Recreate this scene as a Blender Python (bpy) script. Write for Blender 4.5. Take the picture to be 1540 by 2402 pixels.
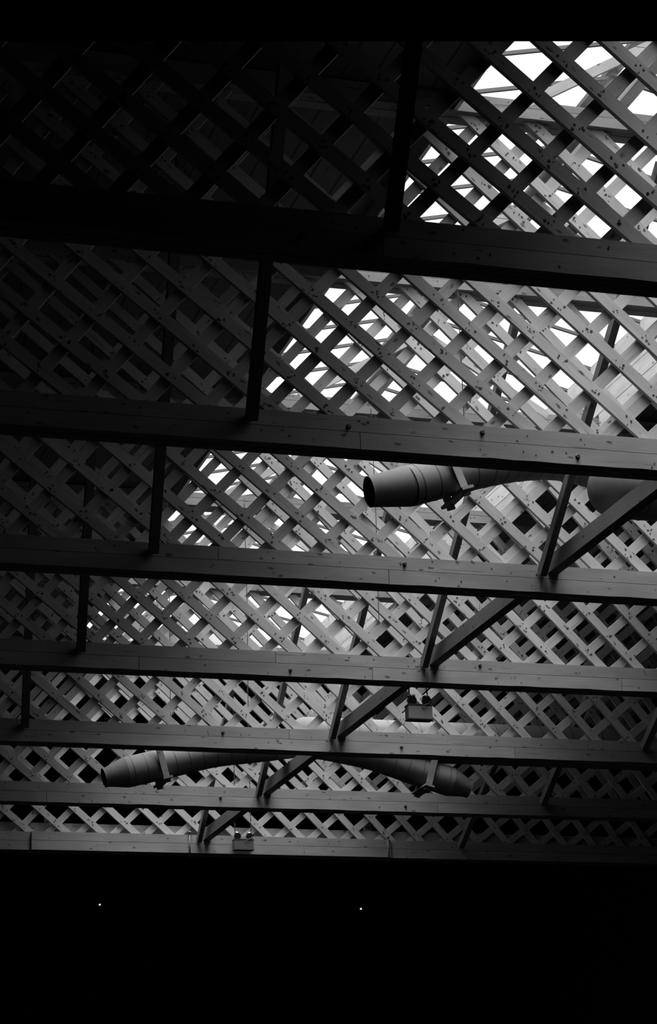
import bpy, math, random
from mathutils import Vector, Matrix
S = bpy.context.scene
for o in list(bpy.data.objects):
    bpy.data.objects.remove(o)
C = S.collection
ZO = 1.6                       # eye height above the floor; positions below are measured from the eye

# ---------------------------------------------------------------- camera
FPX = 5573.1
PITCH, YAW, ROLL = 0.3168, 0.2954, -0.0308
cp, sp_, cy, sy = math.cos(PITCH), math.sin(PITCH), math.cos(YAW), math.sin(YAW)
Wv = Vector((sy*cp, cy*cp, sp_)); r0 = Vector((cy, -sy, 0)); u0 = r0.cross(Wv)
cr, sr = math.cos(ROLL), math.sin(ROLL)
Rv = cr*r0 + sr*u0; Uv = -sr*r0 + cr*u0
cam = bpy.data.cameras.new('camera'); co = bpy.data.objects.new('camera', cam); C.objects.link(co)
co.matrix_world = Matrix(((Rv.x, Uv.x, -Wv.x, 0), (Rv.y, Uv.y, -Wv.y, 0), (Rv.z, Uv.z, -Wv.z, ZO), (0, 0, 0, 1)))
cam.sensor_fit = 'VERTICAL'; cam.sensor_height = 36.0; cam.sensor_width = 24.0
cam.lens = FPX/2402*36.0
cam.clip_start = 0.05; cam.clip_end = 200
S.camera = co

# ---------------------------------------------------------------- sky and exposure
SKY = 1.13
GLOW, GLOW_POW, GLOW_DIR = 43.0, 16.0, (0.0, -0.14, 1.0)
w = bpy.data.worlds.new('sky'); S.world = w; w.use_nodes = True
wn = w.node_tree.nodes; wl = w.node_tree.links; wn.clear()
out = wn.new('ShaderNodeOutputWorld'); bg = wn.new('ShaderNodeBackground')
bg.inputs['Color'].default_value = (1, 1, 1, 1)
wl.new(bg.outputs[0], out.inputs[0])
# hazy white sky, brightest round the veiled sun high overhead
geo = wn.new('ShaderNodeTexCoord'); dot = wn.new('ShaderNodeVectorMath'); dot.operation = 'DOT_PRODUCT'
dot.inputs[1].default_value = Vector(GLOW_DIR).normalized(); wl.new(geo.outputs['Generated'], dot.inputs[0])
def wmath(op, a, b):
    m = wn.new('ShaderNodeMath'); m.operation = op
    for i, v in enumerate((a, b)):
        if isinstance(v, (int, float)): m.inputs[i].default_value = v
        else: wl.new(v, m.inputs[i])
    return m.outputs[0]
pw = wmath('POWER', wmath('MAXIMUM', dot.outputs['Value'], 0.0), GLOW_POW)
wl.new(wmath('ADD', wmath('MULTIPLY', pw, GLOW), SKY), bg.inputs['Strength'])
w.cycles.sampling_method = 'MANUAL'; w.cycles.sample_map_resolution = 256
vs = S.view_settings
S.display_settings.display_device = 'sRGB'
vs.view_transform = 'Standard'; vs.look = 'None'; vs.gamma = 1.0; vs.use_curve_mapping = False
vs.exposure = 0.0

# daylight portal over the rooflight (it gives no light of its own, only steers sky sampling)
SK0, SK1 = 10.35, 32.3           # rooflight from / to (depth)
WXL, WXR = 5.55, 9.25           # shaft sides
ZT = 8.36                       # deck height
ZE, ZR, XR = 8.94, 9.37, 7.40   # glazing eaves, ridge
la = bpy.data.lights.new('portal', 'AREA'); la.shape = 'RECTANGLE'; la.size = WXR-WXL; la.size_y = SK1-SK0
la.cycles.is_portal = True; la.energy = 1
lo = bpy.data.objects.new('daylight_portal', la); C.objects.link(lo)
lo.location = ((WXL+WXR)/2, (SK0+SK1)/2, ZE-0.02+ZO)

# ---------------------------------------------------------------- materials
def node_mat(name):
    m = bpy.data.materials.new(name); m.use_nodes = True
    nt = m.node_tree; b = nt.nodes['Principled BSDF']
    return m, nt, b
def g(v): return (v, v, v, 1)
def plain(name, v, rough=0.6, metal=0.0, spec=0.3, noise=0.0):
    m, nt, b = node_mat(name)
    b.inputs['Roughness'].default_value = rough; b.inputs['Metallic'].default_value = metal
    b.inputs['Specular IOR Level'].default_value = spec
    if noise:
        tc = nt.nodes.new('ShaderNodeTexCoord'); n = nt.nodes.new('ShaderNodeTexNoise'); n.inputs['Scale'].default_value = 14
        mr = nt.nodes.new('ShaderNodeMapRange'); mr.inputs['To Min'].default_value = v*(1-noise); mr.inputs['To Max'].default_value = v*(1+noise)
        nt.links.new(tc.outputs['Object'], n.inputs['Vector']); nt.links.new(n.outputs[0], mr.inputs['Value'])
        nt.links.new(mr.outputs[0], b.inputs['Base Color'])
    else:
        b.inputs['Base Color'].default_value = g(v)
    return m
def wood(name, v, planks=None, knots=1.0):
    """grain runs along local X; fleck and knot marks are darker wood"""
    m, nt, b = node_mat(name); N = nt.nodes.new; L = nt.links.new
    b.inputs['Roughness'].default_value = 0.75; b.inputs['Specular IOR Level'].default_value = 0.15
    tc = N('ShaderNodeTexCoord'); oi = N('ShaderNodeObjectInfo')
    off = N('ShaderNodeVectorMath'); off.operation = 'SCALE'; off.inputs[0].default_value = (37.0, 11.0, 5.0)
    L(oi.outputs['Random'], off.inputs['Scale'])
    add = N('ShaderNodeVectorMath'); add.operation = 'ADD'; L(tc.outputs['Object'], add.inputs[0]); L(off.outputs[0], add.inputs[1])
    def noise(sc, scale, detail=3, dist=0.0):
        mp = N('ShaderNodeMapping'); mp.inputs['Scale'].default_value = sc; L(add.outputs[0], mp.inputs['Vector'])
        n = N('ShaderNodeTexNoise'); n.inputs['Scale'].default_value = scale; n.inputs['Detail'].default_value = detail
        n.inputs['Distortion'].default_value = dist
        L(mp.outputs[0], n.inputs['Vector']); return n.outputs[0]
    def rng(x, a, b_, c, d):
        mr = N('ShaderNodeMapRange'); mr.inputs['From Min'].default_value = a; mr.inputs['From Max'].default_value = b_
        mr.inputs['To Min'].default_value = c; mr.inputs['To Max'].default_value = d; L(x, mr.inputs['Value']); return mr.outputs[0]
    def mul(x, y):
        mm = N('ShaderNodeMath'); mm.operation = 'MULTIPLY'; L(x, mm.inputs[0]); L(y, mm.inputs[1]); return mm.outputs[0]
    grain = rng(noise((1.5, 40, 40), 2.0, 4, 0.6), 0.3, 0.7, 0.90, 1.06)
    cloud = rng(noise((1, 3, 3), 2.2, 2), 0.3, 0.7, 0.84, 1.10)
    mp = N('ShaderNodeMapping'); mp.inputs['Scale'].default_value = (5.5, 11, 11); L(add.outputs[0], mp.inputs['Vector'])
    wob = N('ShaderNodeVectorMath'); wob.operation = 'ADD'
    nz = N('ShaderNodeTexNoise'); nz.inputs['Scale'].default_value = 3.0; L(mp.outputs[0], nz.inputs['Vector'])
    sc2 = N('ShaderNodeVectorMath'); sc2.operation = 'SCALE'; sc2.inputs['Scale'].default_value = 0.35; L(nz.outputs['Color'], sc2.inputs[0])
    L(mp.outputs[0], wob.inputs[0]); L(sc2.outputs[0], wob.inputs[1])
    vo = N('ShaderNodeTexVoronoi'); vo.inputs['Scale'].default_value = 1.0; L(wob.outputs[0], vo.inputs['Vector'])
    kn = rng(vo.outputs['Distance'], 0.07, 0.17, 0.30 if knots else 1.0, 1.0)
    crack = rng(noise((0.7, 22, 22), 2.6, 2, 0.3), 0.695, 0.73, 1.0, 0.55)
    tone = rng(oi.outputs['Random'], 0, 1, 0.9, 1.08)
    f = mul(mul(mul(grain, cloud), mul(kn, crack)), tone)
    if planks:
        wv = N('ShaderNodeTexWave'); wv.wave_type = 'BANDS'; wv.bands_direction = planks[0]; wv.inputs['Scale'].default_value = planks[1]
        L(tc.outputs['Object'], wv.inputs['Vector'])
        f = mul(f, rng(wv.outputs['Fac'], 0.0, 0.03, 0.15, 1.0))
    fin = N('ShaderNodeMath'); fin.operation = 'MULTIPLY'; fin.inputs[1].default_value = v; L(f, fin.inputs[0])
    L(fin.outputs[0], b.inputs['Base Color'])
    bp = N('ShaderNodeBump'); bp.inputs['Strength'].default_value = 0.15; bp.inputs['Distance'].default_value = 0.002
    L(grain, bp.inputs['Height']); L(bp.outputs[0], b.inputs['Normal'])
    return m
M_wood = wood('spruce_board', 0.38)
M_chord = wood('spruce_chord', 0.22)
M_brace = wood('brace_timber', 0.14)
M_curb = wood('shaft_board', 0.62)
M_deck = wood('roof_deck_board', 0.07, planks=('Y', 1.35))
M_nail = plain('nail_mark', 0.045, 0.8)
M_seam = plain('open_joint', 0.015, 0.9)
M_bolt = plain('bolt_iron', 0.05, 0.5, 0.6)
M_duct = plain('duct_sheet', 0.17, 0.8, 0.0, 0.15, noise=0.12)
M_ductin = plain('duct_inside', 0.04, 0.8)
M_seamd = plain('duct_seam', 0.10, 0.6, 0.2)
M_hang = wood('hanger_wood', 0.2)
M_bar = plain('glazing_bar', 0.10, 0.6)
M_box = plain('lamp_box_enamel_dimmed', 0.07, 0.6, 0, 0.2, noise=0.1)  # lowest truss box: colour darkened to offset the stronger light there
M_box2 = plain('lamp_box_enamel_shade_lift', 0.2, 0.6, 0, 0.2, noise=0.1)  # same enamel, colour lightened to make up for shade behind the fourth truss
M_dark = plain('dark_paint', 0.02, 0.9)
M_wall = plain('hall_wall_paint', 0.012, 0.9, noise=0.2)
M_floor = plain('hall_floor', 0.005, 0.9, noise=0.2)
M_band = plain('added_band_black', 0.02, 0.9, noise=0.2)  # near-black for the added beam along the top and its post
M_chrome = plain('lamp_reflector', 0.8, 0.2, 0.9)
M_black = plain('lamp_shell', 0.02, 0.5)
M_lens = plain('lamp_lens', 0.7, 0.15, 0.0, 0.8)
M_wire = plain('steel_wire', 0.06, 0.5, 0.5)
M_conduit = plain('conduit_grey', 0.12, 0.5, 0.2)
def glass():
    m, nt, b = node_mat('rooflight_glass'); nt.nodes.remove(b)
    t = nt.nodes.new('ShaderNodeBsdfTransparent'); t.inputs[0].default_value = (0.985, 0.985, 0.985, 1)
    gl = nt.nodes.new('ShaderNodeBsdfGlossy'); gl.inputs['Roughness'].default_value = 0.1
    mx = nt.nodes.new('ShaderNodeMixShader'); mx.inputs[0].default_value = 0.03
    nt.links.new(t.outputs[0], mx.inputs[1]); nt.links.new(gl.outputs[0], mx.inputs[2])
    nt.links.new(mx.outputs[0], nt.nodes['Material Output'].inputs[0]); return m
M_glass = glass()
def lampmat(name, v):
    m, nt, b = node_mat(name); b.inputs['Base Color'].default_value = g(0.8)
    b.inputs['Emission Color'].default_value = g(1); b.inputs['Emission Strength'].default_value = v; return m
M_pilot = lampmat('pilot_glow', 6.0)

# ---------------------------------------------------------------- mesh helpers
class MB:
    def __init__(s): s.v = []; s.f = []; s.m = []
    def box(s, x0, x1, y0, y1, z0, z1, mi=0):
        n = len(s.v)
        for z in (z0, z1):
            for x, y in ((x0, y0), (x1, y0), (x1, y1), (x0, y1)): s.v.append((x, y, z))
        for f in ((0, 3, 2, 1), (4, 5, 6, 7), (0, 1, 5, 4), (1, 2, 6, 5), (2, 3, 7, 6), (3, 0, 4, 7)):
            s.f.append(tuple(n+i for i in f)); s.m.append(mi)
        return s
    def hexa(s, p, mi=0):
        n = len(s.v); s.v += [tuple(q) for q in p]
        for f in ((0, 3, 2, 1), (4, 5, 6, 7), (0, 1, 5, 4), (1, 2, 6, 5), (2, 3, 7, 6), (3, 0, 4, 7)):
            s.f.append(tuple(n+i for i in f)); s.m.append(mi)
        return s
    def rings(s, pts, rad, n=24, caps=(True, True), mi=0):
        """tube through pts with radii; frames carried along"""
        P = [Vector(p) for p in pts]; base = len(s.v); t0 = (P[1]-P[0]).normalized()
        a = Vector((0, 1, 0)) if abs(t0.y) < 0.9 else Vector((0, 0, 1))
        for i, p in enumerate(P):
            t = (P[min(i+1, len(P)-1)]-P[max(i-1, 0)]).normalized()
            e1 = (a-t*a.dot(t)).normalized(); e2 = t.cross(e1); a = e1
            for k in range(n):
                th = 2*math.pi*k/n
                s.v.append(tuple(p+rad[i]*(e1*math.cos(th)+e2*math.sin(th))))
        for i in range(len(P)-1):
            for k in range(n):
                k2 = (k+1) % n
                s.f.append((base+i*n+k, base+i*n+k2, base+(i+1)*n+k2, base+(i+1)*n+k)); s.m.append(mi)
        if caps[0]: s.f.append(tuple(base+k for k in range(n))[::-1]); s.m.append(mi)
        if caps[1]: s.f.append(tuple(base+(len(P)-1)*n+k for k in range(n))); s.m.append(mi)
        return s
    def disc(s, c, r, y, k=6, jit=0.3, rnd=random, dep=0.002, mi=1):
        """small raised irregular mark on a face looking towards -Y (local)"""
        n = len(s.v); ph = rnd.random()*6.28; sq = 0.5+0.5*rnd.random()
        pts = []
        for i in range(k):
            th = 6.2832*i/k; rr = r*(1-jit+2*jit*rnd.random())
            x, z = rr*math.cos(th), rr*sq*math.sin(th)
            pts.append((c[0]+x*math.cos(ph)-z*math.sin(ph), y, c[1]+x*math.sin(ph)+z*math.cos(ph)))
        s.v += pts + [(p[0], y-dep, p[2]) for p in pts]
        s.f.append(tuple(n+k+i for i in range(k))); s.m.append(mi)
        for i in range(k):
            j = (i+1) % k; s.f.append((n+i, n+j, n+k+j, n+k+i)); s.m.append(mi)
    def mesh(s, name, mats, smooth=False):
        me = bpy.data.meshes.new(name); me.from_pydata(s.v, [], s.f)
        for m in mats: me.materials.append(m)
        for p, i in zip(me.polygons, s.m): p.material_index = i; p.use_smooth = smooth
        me.update(); return me
WORLD = {}                     # world position of every parent (parents are never rotated)
def link(name, me, loc=(0, 0, 0), parent=None, rot=None):
    o = bpy.data.objects.new(name, me); C.objects.link(o)
    wp = Vector(loc)+Vector((0, 0, ZO)); WORLD[o.name] = wp
    if parent is not None:
        o.parent = parent; o.location = wp-WORLD.get(parent.name, parent.location)
    else: o.location = wp
    if rot is not None: o.rotation_euler = rot.to_euler()
    return o
def smooth_by_angle(o):
    for p in o.data.polygons: p.use_smooth = len(p.vertices) == 4
def thing(name, label, cat, loc, group=None):
    o = bpy.data.objects.new(name, None); C.objects.link(o); o.location = Vector(loc)+Vector((0, 0, ZO))
    o.empty_display_size = 0.2
    return tag(o, label, cat, group)
def tag(o, label, cat, group=None):
    o['label'] = label; o['category'] = cat
    if group: o['group'] = group
    return o
def frame(ax, ay):
    """rotation with local X along ax, local Y close to ay"""
    x = Vector(ax).normalized(); y = Vector(ay); y = (y-x*y.dot(x)).normalized(); z = x.cross(y)
    return Matrix(((x.x, y.x, z.x), (x.y, y.y, z.y), (x.z, y.z, z.z)))
def beam(name, a, b, wy, wz, mat, parent=None, ay=(0, 1, 0), marks=0, rnd=random):
    """timber from a to b, wy thick along ay, wz across"""
    a = Vector(a); b = Vector(b); L = (b-a).length
    mb = MB().box(-L/2, L/2, -wy/2, wy/2, -wz/2, wz/2)
    return link(name, mb.mesh(name, [mat, M_nail]), (a+b)/2, parent, frame(b-a, ay))
def struct(o): o['kind'] = 'structure'; return o

# ---------------------------------------------------------------- hall shell
X0, X1, Y0, Y1 = -1.0, 16.0, -2.0, 45.0
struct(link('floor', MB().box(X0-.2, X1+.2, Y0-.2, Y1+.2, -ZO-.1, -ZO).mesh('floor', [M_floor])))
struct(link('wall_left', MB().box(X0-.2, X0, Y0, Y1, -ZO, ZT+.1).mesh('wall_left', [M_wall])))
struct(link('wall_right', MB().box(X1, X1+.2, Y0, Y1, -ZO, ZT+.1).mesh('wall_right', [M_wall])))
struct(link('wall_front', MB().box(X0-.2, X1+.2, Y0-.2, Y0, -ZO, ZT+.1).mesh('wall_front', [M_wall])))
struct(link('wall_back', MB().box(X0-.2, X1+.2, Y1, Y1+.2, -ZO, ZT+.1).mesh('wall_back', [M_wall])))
# boarded roof deck with the long rooflight opening
dk = MB()
R90 = Matrix.Rotation(math.pi/2, 3, 'Z')     # local X (grain) runs down the hall
def deck(xa, xb, ya, yb): dk.box(ya, yb, -xb, -xa, ZT, ZT+.12)
deck(X0-.2, WXL, Y0-.2, Y1+.2); deck(WXR, X1+.2, Y0-.2, Y1+.2); deck(WXL, WXR, Y0-.2, SK0); deck(WXL, WXR, SK1, Y1+.2)
struct(link('ceiling', dk.mesh('ceiling', [M_deck]), (0, 0, 0), None, R90))

# ---------------------------------------------------------------- rooflight
win = bpy.data.objects.new('window_1', None); C.objects.link(win); win.location = (XR, SK0, ZT+ZO); struct(win)
YT = [8.473+3.1007*n for n in range(0, 9)]    # front face of each truss; index = bay number
TW = 0.2167
# shaft side boards run down the hall, four to a side
for sx, xw in ((-1, WXL), (1, WXR)):
    for k in range(4):
        z0 = 8.20+k*(ZE-8.20)/4
        segs = [(SK0, SK1)]
        if z0 < 8.36:                          # lowest boards stop at every truss
            segs = []; s = SK0
            for n in range(1, 8):
                segs.append((s+.003, YT[n]-.003)); s = YT[n]+TW
            segs.append((s, SK1))
        for a, b in segs:
            xa, xb = (xw-.03, xw) if sx < 0 else (xw, xw+.03)
            mb = MB().box(-(b-a)/2, (b-a)/2, -.015, .015, -(ZE-8.20)/8+.004, (ZE-8.20)/8-.004)
            link('curb_board', mb.mesh('curb_board', [M_curb]), ((xa+xb)/2, (a+b)/2, z0+(ZE-8.20)/8), win, R90)
for yy, nm in ((SK0-.03, 0), (SK1, 1)):
    mb = MB().box(-1.88, 1.88, -.015, .015, -.4, .4)
    link('end_board', mb.mesh('end_board', [M_curb]), (XR, yy+.015, 8.76), win)
PX = {-1: (WXL-.05), 1: (WXR+.05)}
def zroof(x): return ZR-abs(x-XR)*(ZR-ZE)/(XR-WXL)
for sgn in (-1, 1):
    xe = PX[sgn]; ze = zroof(xe)
    p = [(XR, SK0-.05, ZR+.03), (xe, SK0-.05, ze+.03), (xe, SK1+.05, ze+.03), (XR, SK1+.05, ZR+.03)]
    mb = MB().hexa([q for q in p]+[(q[0], q[1], q[2]+.006) for q in p])
    link('glass_pane', mb.mesh('glass_pane', [M_glass]), (0, 0, 0), win)
y = 15.30-0.635*7
while y < SK1-.1:
    for sgn in (-1, 1):
        xe = PX[sgn]
        beam('glazing_bar', (XR, y, ZR), (xe, y, zroof(xe)), .026, .03, M_bar, win)
    y += 0.635
beam('ridge_purlin', (7.50, SK0, 9.20), (7.50, SK1, 9.20), .11, .07, M_curb, win, ay=(1, 0, 0))
beam('ridge_cap', (XR, SK0-.05, ZR+.06), (XR, SK1+.05, ZR+.06), .10, .04, M_bar, win, ay=(1, 0, 0))
for sgn in (-1, 1):
    beam('eaves_plate', (PX[sgn], SK0-.05, ZE+.0), (PX[sgn], SK1+.05, ZE+.0), .05, .05, M_bar, win, ay=(1, 0, 0))
# pipe slung under the ridge
mb = MB().rings([(0, 0, 0), (0, SK1-SK0-.06, 0)], [.05, .05], 20)
po = link('ridge_pipe', mb.mesh('ridge_pipe', [M_duct]), (7.34, SK0+.03, 9.16)); smooth_by_angle(po)
tag(po, 'long round grey pipe running just under the glazed ridge of the rooflight', 'pipe')

# ---------------------------------------------------------------- lattice trusses
H0, H1, HT0, HT1 = 5.5, 5.7386, 8.20, 8.345
FX = [4.50, 4.96, 5.44, 5.91, 6.365, 6.82, 7.29, 7.72, 8.16, 8.60, 9.04, 9.45, 9.87, 10.28, 10.70, 11.12, 11.54, 11.96, 12.38, 12.80, 13.22, 13.64, 14.06, 14.48]
x = 4.50
while x > -.6: x -= .465; FX.insert(0, x)
CX = 14.81
BX = sorted(CX-x for x in FX)
def ang(x): return math.radians(38.9+0.9*(x-4.7)+0.1*(x-4.7)**2 if x > 0.5 else 36.9)
BW = 0.087; BT = 0.034
LEAN = {1: 0.0, 2: 0.004, 3: .022, 4: .042, 5: .045, 6: .050, 7: .040}   # each truss was nailed up a little differently
def front_line(x):   # centre line through (cx,cz) with direction up-left
    a = ang(x); return (x+math.sin(a)*BW/2, 5.76+math.cos(a)*BW/2, -math.cos(a), math.sin(a))
def back_line(x):
    a = ang(CX-x); return (x-math.sin(a)*BW/2, 5.76+math.cos(a)*BW/2, math.cos(a), math.sin(a))
def cross(l1, l2):
    x1, z1, a, b = l1; x2, z2, c, d = l2; den = a*d-b*c
    t = ((x2-x1)*d-(z2-z1)*c)/den; return x1+t*a, z1+t*b, t
JOINT = {1: ([3.89], [1.5]), 2: ([4.71], [2.2, 8.0]), 3: ([5.91], [4.47]), 4: ([4.48, 6.74, 9.30], [5.79]), 5: ([9.35], [6.78, 10.23]),
         6: ([4.71, 9.52], [10.31]), 7: ([9.72], [6.9])}
BOLT = {1: [(3.42, 5.58)], 2: [(4.63, 5.66), (5.61, 5.69), (6.32, 5.56)], 3: [(6.05, 5.68), (8.6, 5.57)], 4: [(5.93, 5.56), (7.83, 5.69)],
        5: [(6.05, 5.67), (8.04, 5.58)], 6: [(6.79, 5.61), (9.1, 5.57)], 7: [(6.8, 5.61), (7.43, 5.57), (5.17, 5.55)]}
TL = {1: 'nearest, topmost lattice truss in view, dim chord crossing below the brightest patch of sky',
      2: 'second lattice truss down from the top, three dark bolts on its bottom chord',
      3: 'third lattice truss down, lattice partly behind the single tapered duct nozzle',
      4: 'fourth lattice truss down, battery lamp box hanging from the underside of its chord',
      5: 'fifth lattice truss down, its chord crossing over the middle of the two-armed duct',
      6: 'sixth lattice truss down, directly behind the drooping ends of the two-armed duct',
      7: 'farthest, lowest lattice truss, extra overlaid chord boards and a lamp box before it'}
rnd = random.Random(7)
def split(xs, a, b, gap=.005):
    e = [a]+sorted(xs)+[b]; return [(e[i]+(gap/2 if i else 0), e[i+1]-(gap/2 if i < len(e)-2 else 0)) for i in range(len(e)-1)]
def chord_board(par, name, xa, xb, ya, yb, za, zb, mat, rn, wane=0.0):
    L = xb-xa; n = max(2, int(L/.16)); mb = MB(); hz = (zb-za)/2; hy = (yb-ya)/2
    prev = None; lo_ = [ -hz+(rn.random()**3*wane if 0 < i < n else 0) for i in range(n+1)]
    for i in range(n+1):
        X = -L/2+L*i/n; b0 = len(mb.v)
        mb.v += [(X, -hy, lo_[i]), (X, hy, lo_[i]), (X, hy, hz), (X, -hy, hz)]
        if i == 0: mb.f.append((b0+3, b0+2, b0+1, b0)); mb.m.append(0)
        else:
            p = b0-4
            for q in ((0, 1), (1, 2), (2, 3), (3, 0)):
                mb.f.append((p+q[0], p+q[1], b0+q[1], b0+q[0])); mb.m.append(0)
        if i == n: mb.f.append((b0, b0+1, b0+2, b0+3)); mb.m.append(0)
    for _ in range(int(L*2.2)):                       # nail marks
        mb.disc(((rn.random()-.5)*L*.97, (rn.random()-.5)*hz*1.3), .004+.005*rn.random(), -hy, 6, .4, rn)
    return link(name, mb.mesh(name, [mat, M_nail]), ((xa+xb)/2, (ya+yb)/2, (za+zb)/2), par)
def truss(n):
    yf = YT[n]; t = thing('lattice_truss', TL[n], 'truss', (XR, yf, H0), 'parallel lattice trusses across the hall')
    rn = random.Random(100+n)
    lo_j, up_j = JOINT[n]; zs = 5.625
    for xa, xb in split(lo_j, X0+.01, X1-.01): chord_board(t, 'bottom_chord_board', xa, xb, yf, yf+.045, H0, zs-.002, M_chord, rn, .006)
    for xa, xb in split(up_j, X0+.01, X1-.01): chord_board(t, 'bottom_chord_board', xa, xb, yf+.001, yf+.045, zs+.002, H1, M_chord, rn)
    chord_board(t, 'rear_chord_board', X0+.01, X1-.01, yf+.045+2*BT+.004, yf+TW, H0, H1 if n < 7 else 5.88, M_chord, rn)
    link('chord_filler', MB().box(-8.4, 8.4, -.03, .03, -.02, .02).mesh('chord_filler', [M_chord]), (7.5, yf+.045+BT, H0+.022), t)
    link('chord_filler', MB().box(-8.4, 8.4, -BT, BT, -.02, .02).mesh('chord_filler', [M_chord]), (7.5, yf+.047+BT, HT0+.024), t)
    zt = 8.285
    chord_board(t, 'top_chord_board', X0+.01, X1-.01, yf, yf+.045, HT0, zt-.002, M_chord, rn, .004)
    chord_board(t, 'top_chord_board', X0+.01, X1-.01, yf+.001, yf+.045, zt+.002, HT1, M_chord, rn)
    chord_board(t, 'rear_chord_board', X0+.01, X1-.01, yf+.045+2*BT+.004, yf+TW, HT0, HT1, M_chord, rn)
    zb, ztp = 5.60, 8.28
    fl = [front_line(x) for x in FX]; bl = [back_line(x) for x in BX]
    for l in fl:
        cx, cz, dx, dz = l; ta = (zb-cz)/dz; tb = (ztp-cz)/dz
        if cx+dx*tb < X0+.1:
            tb = (X0+.15-cx)/dx
            if tb < .4: continue
        jx = (rn.random()-.5)*.016+(.02 if n == 6 else 0)
        A = Vector((cx+dx*ta+jx, 0, cz+dz*ta)); B = Vector((cx+dx*tb+jx+LEAN[n]*(ztp-5.76), 0, cz+dz*tb)); L = (B-A).length; mid = (A+B)/2
        rot = frame(A-B, (0, 1, 0))            # local X down-right, local Y into depth, local Z up-right
        mb = MB().box(-L/2, L/2, -BT/2, BT/2, -BW/2, BW/2); U = (A-B).normalized()
        for m in bl:                            # nail marks where the two layers cross
            q = cross(l, m)
            if zb+.1 < q[1] < ztp-.05 and X0 < q[0] < X1:
                s0 = (Vector((q[0]+jx, 0, q[1]))-mid).dot(U)
                for _ in range(rn.choice((3, 4, 4, 5))):
                    mb.disc((s0+(rn.random()-.5)*.10, (rn.random()-.5)*.06), .004+.008*rn.random(), -BT/2, 6, .45, rn)
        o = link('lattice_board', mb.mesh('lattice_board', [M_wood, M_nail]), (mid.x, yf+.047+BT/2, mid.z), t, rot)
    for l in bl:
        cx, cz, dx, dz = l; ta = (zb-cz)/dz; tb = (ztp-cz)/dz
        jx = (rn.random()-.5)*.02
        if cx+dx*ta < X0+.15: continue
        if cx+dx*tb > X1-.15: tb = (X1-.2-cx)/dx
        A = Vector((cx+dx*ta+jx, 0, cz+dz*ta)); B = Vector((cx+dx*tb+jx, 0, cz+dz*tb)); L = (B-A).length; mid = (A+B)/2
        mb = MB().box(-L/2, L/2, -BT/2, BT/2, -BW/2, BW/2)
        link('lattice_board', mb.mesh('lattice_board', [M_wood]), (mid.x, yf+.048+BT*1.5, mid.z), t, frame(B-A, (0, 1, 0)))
    for bx_, bz_ in BOLT[n]:
        mb = MB().rings([(0, -.016, 0), (0, -.004, 0), (0, .0, 0)], [.013, .015, .020], 8)
        link('bolt_head', mb.mesh('bolt_head', [M_bolt]), (bx_, yf-.0005, bz_), t)
    # small A-frame struts from the top chord up to the ridge
    for sgn in (-1, 1):
        if yf > SK0:
            beam('ridge_strut', (XR+sgn*1.30, yf+.02, 8.33), (XR+(.02 if sgn > 0 else -.14), yf+.02, 9.11 if sgn > 0 else 9.02), .04, .075, M_wood, t)
    if n == 7:
        for za, zb_ in ((H0+.001, zs-.002), (zs+.002, H1)):
            chord_board(t, 'splice_board', 5.05, 9.90, yf-.04, yf-.002, za, zb_, M_chord, rn)
    return t
TR = {n: truss(n) for n in range(1, 8)}

# ---------------------------------------------------------------- sway braces and ties between the trusses
ORD = {1: 'nearest, topmost', 2: 'second', 3: 'third', 4: 'fourth', 5: 'fifth', 6: 'sixth', 7: 'farthest, lowest'}
def brace(n, x, a, side, label, wx=.075, wd=.085, dx=0.0):
    B = Vector((x, YT[n]-(.047 if n == 7 else .004), 5.69)); d = Vector((a, -1.19, 1.0)); k = 2.42
    yb = YT[n-1]+TW+.02
    k = min(k, (B.y-yb)/1.19, (HT0-.02-B.z))
    T = B+d*k
    if n == 0: return
    a_ = d.normalized(); side_ = Vector((1, 0, 0)); side_ = (side_-a_*side_.dot(a_)).normalized()
    nrm = a_.cross(side_)
    if nrm.y > 0: nrm = -nrm             # towards the camera
    L = (T-B).length
    c = (B+T)/2+nrm*wd/2
    mb = MB().box(-L/2, L/2, -wx/2, wx/2, -wd/2, wd/2)
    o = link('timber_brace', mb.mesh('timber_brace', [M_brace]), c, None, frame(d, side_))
    tag(o, label, 'brace', 'slanting sway braces'); return o
for n in range(1, 8):
    brace(n, 3.93, -.16, 'left', 'dark slanting timber brace rising from the left part of the %s truss chord' % ORD[n])
for n in range(2, 8):
    brace(n, 7.25, .0, 'middle', 'slanting timber brace beside the level tie mid-span on the %s truss chord' % ORD[n], wx=.06)
for n in range(4, 8):
    brace(n, 10.88, .15, 'right', 'timber brace with pale left edge at the right of the %s truss chord' % ORD[n])
for n in range(2, 8):
    a, b = YT[n-1]+TW+.002, YT[n]-(.042 if n == 7 else .002)
    mb = MB().box(-(b-a)/2, (b-a)/2, -.05, .05, -.07, .07)
    o = link('tie_beam', mb.mesh('tie_beam', [M_brace]), (7.365, (a+b)/2, 5.742), None, R90)
    tag(o, 'level timber tie running back to the middle of the %s truss chord, dark underside' % ORD[n], 'tie beam', 'level ties between the trusses')

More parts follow.
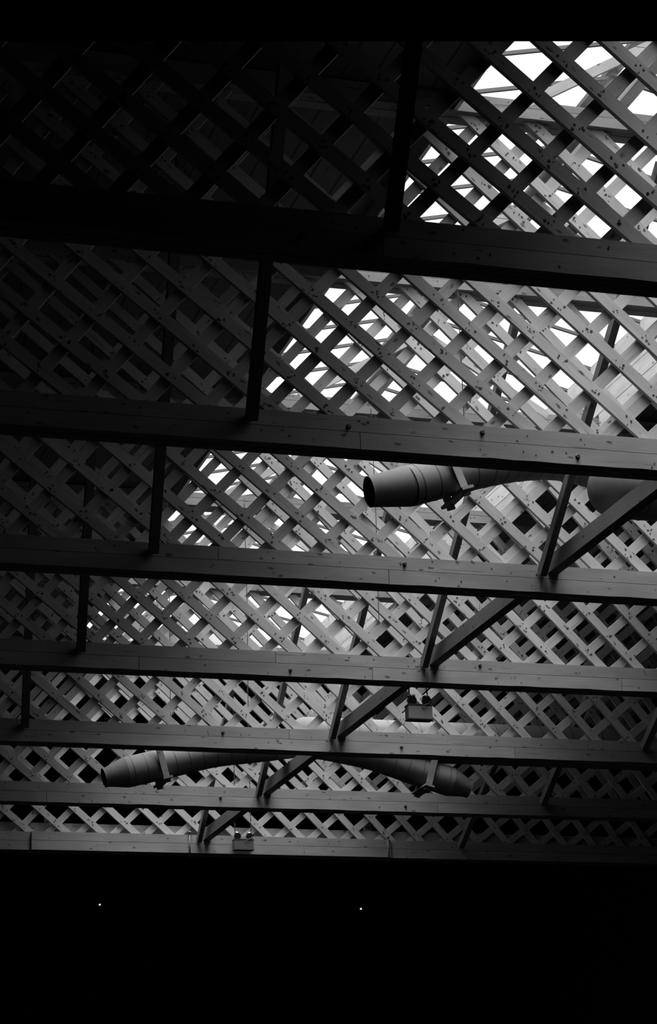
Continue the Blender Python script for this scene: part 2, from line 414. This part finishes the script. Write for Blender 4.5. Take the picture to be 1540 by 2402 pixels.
# ---------------------------------------------------------------- air ducts
def tube_part(name, pts, rad, par, mat=M_duct, n=32, caps=(True, True)):
    mb = MB().rings(pts, rad, n, caps); o = link(name, mb.mesh(name, [mat]), (0, 0, 0), par); smooth_by_angle(o); return o
def resample(pts, step):
    out = [Vector(pts[0])]
    for i in range(len(pts)-1):
        a, b = Vector(pts[i]), Vector(pts[i+1]); k = max(1, int((b-a).length/step))
        for j in range(1, k+1): out.append(a.lerp(b, j/k))
    return out
def smooth_path(P, it=3):
    for _ in range(it):
        Q = [P[0]]
        for i in range(1, len(P)-1): Q.append((P[i-1]+P[i]*2+P[i+1])/4)
        Q.append(P[-1]); P = Q
    return P
def arm(par, path, R, rt, cone, clamp_at):
    """branch with a tapered nozzle at path[0]"""
    P = [Vector(p) for p in path]
    d = (P[1]-P[0]).normalized()
    body = smooth_path(resample([P[0]+d*cone]+P[1:], .08), 6)
    ar = link('duct_arm', MB().rings(body, [R]*len(body), 32, (False, True)).mesh('duct_arm', [M_duct]), (0, 0, 0), par); smooth_by_angle(ar)
    # seams
    acc = 0; seg = 0
    k = 1
    while k < len(body)-1:
        t = (body[k+1]-body[k-1]).normalized()
        mb = MB().rings([body[k]-t*.004, body[k]+t*.004], [R+.003]*2, 32, (True, True))
        link('seam_ring', mb.mesh('seam_ring', [M_seamd]), (0, 0, 0), ar)
        k += 2
    nz = MB(); tip = P[0]; n = 32
    nz.rings([tip, tip+d*.05, tip+d*cone], [rt, rt*1.06, R], n, (False, False))
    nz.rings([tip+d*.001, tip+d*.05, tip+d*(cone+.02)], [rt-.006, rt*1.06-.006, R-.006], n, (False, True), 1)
    nz.rings([tip-d*.001, tip+d*.012], [rt+.004, rt+.004], n, (False, False), 0)
    o = link('nozzle', nz.mesh('nozzle', [M_duct, M_ductin]), (0, 0, 0), par); smooth_by_angle(o)
    # wooden hanger strap
    bi = min(range(len(body)), key=lambda i: abs(body[i].x-clamp_at)); c = body[bi]
    t = (body[min(bi+1, len(body)-1)]-body[bi-1]).normalized()
    up = Vector((0, 1, 0)).cross(t).normalized()
    if up.z < 0: up = -up
    hb = MB()
    def slab(c_, ex, ey, ez, lx, ly, lz):
        hb.hexa([c_+ex*sx_*lx+ey*sy_*ly+ez*sz_*lz for sz_ in (-1, 1) for sx_, sy_ in ((-1, -1), (1, -1), (1, 1), (-1, 1))])
    yv = Vector((0, 1, 0))
    for sgn in (-1, 1): slab(c+yv*sgn*(R+.022)+up*.08, t, yv, up, .035, .014, R+.15)
    slab(c-up*(R+.022), t, yv, up, .055, R+.09, .012)
    st = link('hanger_strap', hb.mesh('hanger_strap', [M_hang]), (0, 0, 0), par); st['label'] = 'pale wooden hanger strap'
    rod = MB().rings([(0, 0, 0), (0, 0, 8.34-(c.z+R*.5))], [.004, .004], 8)
    link('hanger_rod', rod.mesh('hanger_rod', [M_wire]), (c.x+(.12 if d.x > 0 else -.12), c.y-.1, c.z+R*.5), st)
def duct_system(Y, tips, label, trunk_z, trunk_r, xend):
    t = thing('air_duct', label, 'duct', (XR, Y, trunk_z))
    n = 40; cx = 7.31+trunk_r
    pts = []; rad = []
    for i in range(9):
        th = math.pi/2*i/8; pts.append(Vector((cx-trunk_r*math.cos(th)*.95, Y, trunk_z))); rad.append(max(.004, trunk_r*math.sin(th)))
    Xs = cx+.1
    while Xs < xend: pts.append(Vector((Xs, Y, trunk_z))); rad.append(trunk_r); Xs += .3
    tr = tube_part('trunk', pts, rad, t, n=40)
    Xs = cx+.2
    while Xs < xend-.1:
        mb = MB().rings([(Xs, Y, trunk_z), (Xs+.008, Y, trunk_z)], [trunk_r+.004]*2, 40)
        link('seam_ring', mb.mesh('seam_ring', [M_seamd]), (0, 0, 0), tr); Xs += .19
    for a in tips: arm(t, *a)
    return t
d1 = duct_system(16.8, [
    ([(5.45, 16.8, 5.945), (5.80, 16.8, 6.02), (6.39, 16.9, 6.24), (6.80, 17.18, 6.42), (7.25, 17.32, 6.53), (7.58, 17.15, 6.40), (7.75, 16.85, 6.15)], .165, .122, .33, 6.13),
    ([(9.95, 16.8, 5.945), (9.60, 16.8, 6.02), (9.01, 16.8, 6.24), (8.50, 16.8, 6.36), (8.05, 16.8, 6.30), (7.8, 16.8, 6.12)], .165, .122, .33, 9.3)],
    'sheet metal air duct with tapered nozzle poking out below the second truss chord', 6.12, .25, 15.9)
d2 = duct_system(26.0, [
    ([(5.17, 26, 5.575), (5.46, 26, 5.655), (5.89, 26, 5.765), (6.44, 26, 5.92), (7.05, 26, 6.0), (7.6, 26, 6.09)], .175, .108, .26, 5.83),
    ([(9.54, 26, 5.575), (9.28, 26, 5.665), (8.93, 26, 5.76), (8.35, 26, 5.95), (7.85, 26, 6.03), (7.5, 26, 6.09)], .175, .108, .24, 8.98)],
    'sheet metal air duct with two drooping nozzle arms below the fifth truss chord', 6.12, .245, 15.9)

# ---------------------------------------------------------------- emergency battery lamps
def lamp_box(x, y, z0, z1, wx, top, label, box_mat, hook=0):
    dz = z1-z0; t = thing('emergency_lamp', label, 'emergency light', (x, y, z0), 'battery lamp boxes hung between trusses')
    bd = .11
    b = MB().box(-wx/2, wx/2, -bd/2, bd/2, 0, dz).box(-wx/2-.004, wx/2+.004, -bd/2-.004, bd/2+.004, -.004, .006, 1).box(-wx/2-.003, wx/2+.003, -bd/2-.003, bd/2+.003, dz-.012, dz+.002, 1)
    link('housing', b.mesh('housing', [box_mat, M_black]), (x, y, z0), t)
    for sgn in (-1, 1):
        hx = x+sgn*wx*.31
        c = Vector((hx, y-.01, z1+.045)); dr = Vector((0, -1, -.25)).normalized()
        mb = MB().rings([c-dr*.05, c-dr*.02, c+dr*.03], [.018, .040, .046], 20, (True, False))
        mb.rings([c+dr*.03, c+dr*.034], [.046, .044], 20, (False, True), 0)
        hd = link('lamp_head', mb.mesh('lamp_head', [M_black]), (0, 0, 0), t); smooth_by_angle(hd)
        mb = MB().rings([c+Vector((0, .0, .036)), c+Vector((0, 0, .050)), c+Vector((0, 0, .056))], [.040, .028, .008], 16)
        rf = link('reflector_rim', mb.mesh('reflector_rim', [M_chrome]), (0, 0, 0), hd); rf['label'] = 'shiny bright rim'; smooth_by_angle(rf)
        link('swivel', MB().box(-.012, .012, -.012, .012, 0, .03).mesh('swivel', [M_black]), (hx, y, z1), t)
        # suspension chain: small links
        xc = x+sgn*wx*.42; zz = z1+.004; xt = x+sgn*wx*.36; n = int((top-zz)/.035); cm = MB()
        for i in range(n):
            f = (i+.5)/n; px = (xt-xc)*f; pz = (top-zz)*(i)/n
            hh = (top-zz)/n
            if i % 2: cm.box(px-.007, px+.007, -.002, .002, pz, pz+hh*1.15)
            else: cm.box(px-.002, px+.002, -.007, .007, pz, pz+hh*1.15)
        if hook: cm.box(xt-xc-.006, xt-xc+.006, -.006, hook, top-zz-.012, top-zz)
        link('chain', cm.mesh('chain', [M_wire]), (xc, y, zz), t)
    cb = MB().rings([Vector((x+wx*.05, y-.06, z1-.03)), Vector((x+wx*.2, y-.075, z1-.005)), Vector((x+wx*.38, y-.06, z1+.01)), Vector((x+wx*.47, y-.03, z1+.05)), Vector((x+wx*.40, y, z1+.09))], [.004]*5, 8)
    link('cable', cb.mesh('cable', [M_conduit]), (0, 0, 0), t)
    return t
lamp_box(7.230, 21.0, 5.155, 5.30, .24, 5.494, 'small grey battery lamp box with two heads hung on chains below the fourth truss', M_box2)
lamp_box(7.833, 30.055, 5.535, 5.675, .262, 8.25, 'small grey battery lamp box with two heads before the lowest truss chord', M_box, hook=.122)

# ---------------------------------------------------------------- small fittings on the farthest truss, wires
for x_, lab in ((5.29, 'small square junction box behind the left boards of the lowest truss'), (9.64, 'small square junction box behind the right boards of the lowest truss')):
    t = thing('junction_box', lab, 'junction box', (x_, YT[7]+TW+.05, 5.885), 'junction boxes on the lowest truss')
    link('box_body', MB().box(-.045, .045, -.04, .04, 0, .10).mesh('box_body', [M_conduit]), (x_, YT[7]+TW-.05, 5.882), t)
    mb = MB().rings([(0, -.012, 0), (0, 0, 0)], [.022, .022], 14)
    link('cover', mb.mesh('cover', [M_black]), (x_+.01, YT[7]+TW-.09, 5.925), t)
for x_, lab in ((7.13, 'thin vertical conduit on the lowest truss chord left of the tie end'), (9.86, 'thin vertical conduit at the right end of the overlaid boards')):
    mb = MB().rings([(0, 0, -.07), (0, 0, .26)], [.010, .010], 10).rings([(0, 0, .255), (0, 0, .285)], [.02, .02], 10)
    o = link('conduit', mb.mesh('conduit', [M_conduit]), (x_, YT[7]-.055, 5.5)); smooth_by_angle(o); tag(o, lab, 'conduit', 'conduits on the lowest truss')
for (x_, y_, z_, zt_), lab in (((6.33, 23.968, 5.96, 8.25), 'thin dark wire hanging in front of the fifth truss lattice'),
                               ((6.82, 20.868, 6.04, 8.25), 'thin dark wire hanging in front of the fourth truss lattice')):
    mb = MB().rings([(0, 0, 0), (.01, 0, (zt_-z_)*.5), (0, 0, zt_-z_)], [.004]*3, 8)
    tag(link('hanging_wire', mb.mesh('hanging_wire', [M_wire]), (x_, y_, z_)), lab, 'wire', 'thin wires hung from the roof')
# two tiny lights far down the dark hall
for q, lab in (((5.835, 29.607, 4.721), 'tiny glowing pilot light low in the dark at left'), ((8.998, 28.695, 4.574), 'tiny glowing pilot light low in the dark near the middle')):
    k = (Y1-.03)/q[1]; p = Vector(q)*k
    t = thing('pilot_light', lab, 'pilot light', p, 'tiny lights on the far wall')
    link('backplate', MB().box(-.05, .05, 0, .03, -.04, .04).mesh('backplate', [M_dark]), p, t)
    mb = MB().rings([(0, 0, 0), (0, -.012, 0), (0, -.02, 0)], [.014, .012, .005], 12)
    link('bulb', mb.mesh('bulb', [M_pilot]), p, t)

# ---------------------------------------------------------------- made-up dark beam, added to fill the black band at the top
A = Vector((0.79207, 5.32336, 3.02231)); B = Vector((2.38210, 4.85614, 2.97379)); d = (B-A)
k0 = (X0+.05-A.x)/d.x; k1 = (4.6-A.x)/d.x
a = A+d*k0; b = A+d*k1; dep = Vector((-d.y, d.x, 0)).normalized(); R_ = frame(d, dep)
if R_.col[2].z < 0: pass
L = (b-a).length; upv = Vector(R_.col[2]); hgt = .62
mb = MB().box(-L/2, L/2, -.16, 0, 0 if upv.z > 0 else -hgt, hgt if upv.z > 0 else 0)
tag(link('added_band_beam', mb.mesh('added_band_beam', [M_band]), (a+b)/2, None, R_), 'made-up dark beam standing in for the black band along the top', 'beam')
pc = A+d*((4.45-A.x)/d.x)-dep*.08
o = link('trim_1', MB().box(-.09, .09, -.08, .08, -ZO, pc.z-.005).mesh('trim_1', [M_band]), (pc.x, pc.y, 0), None, frame((d.x, d.y, 0), dep)); struct(o)  # added post out of view, propping the made-up beam
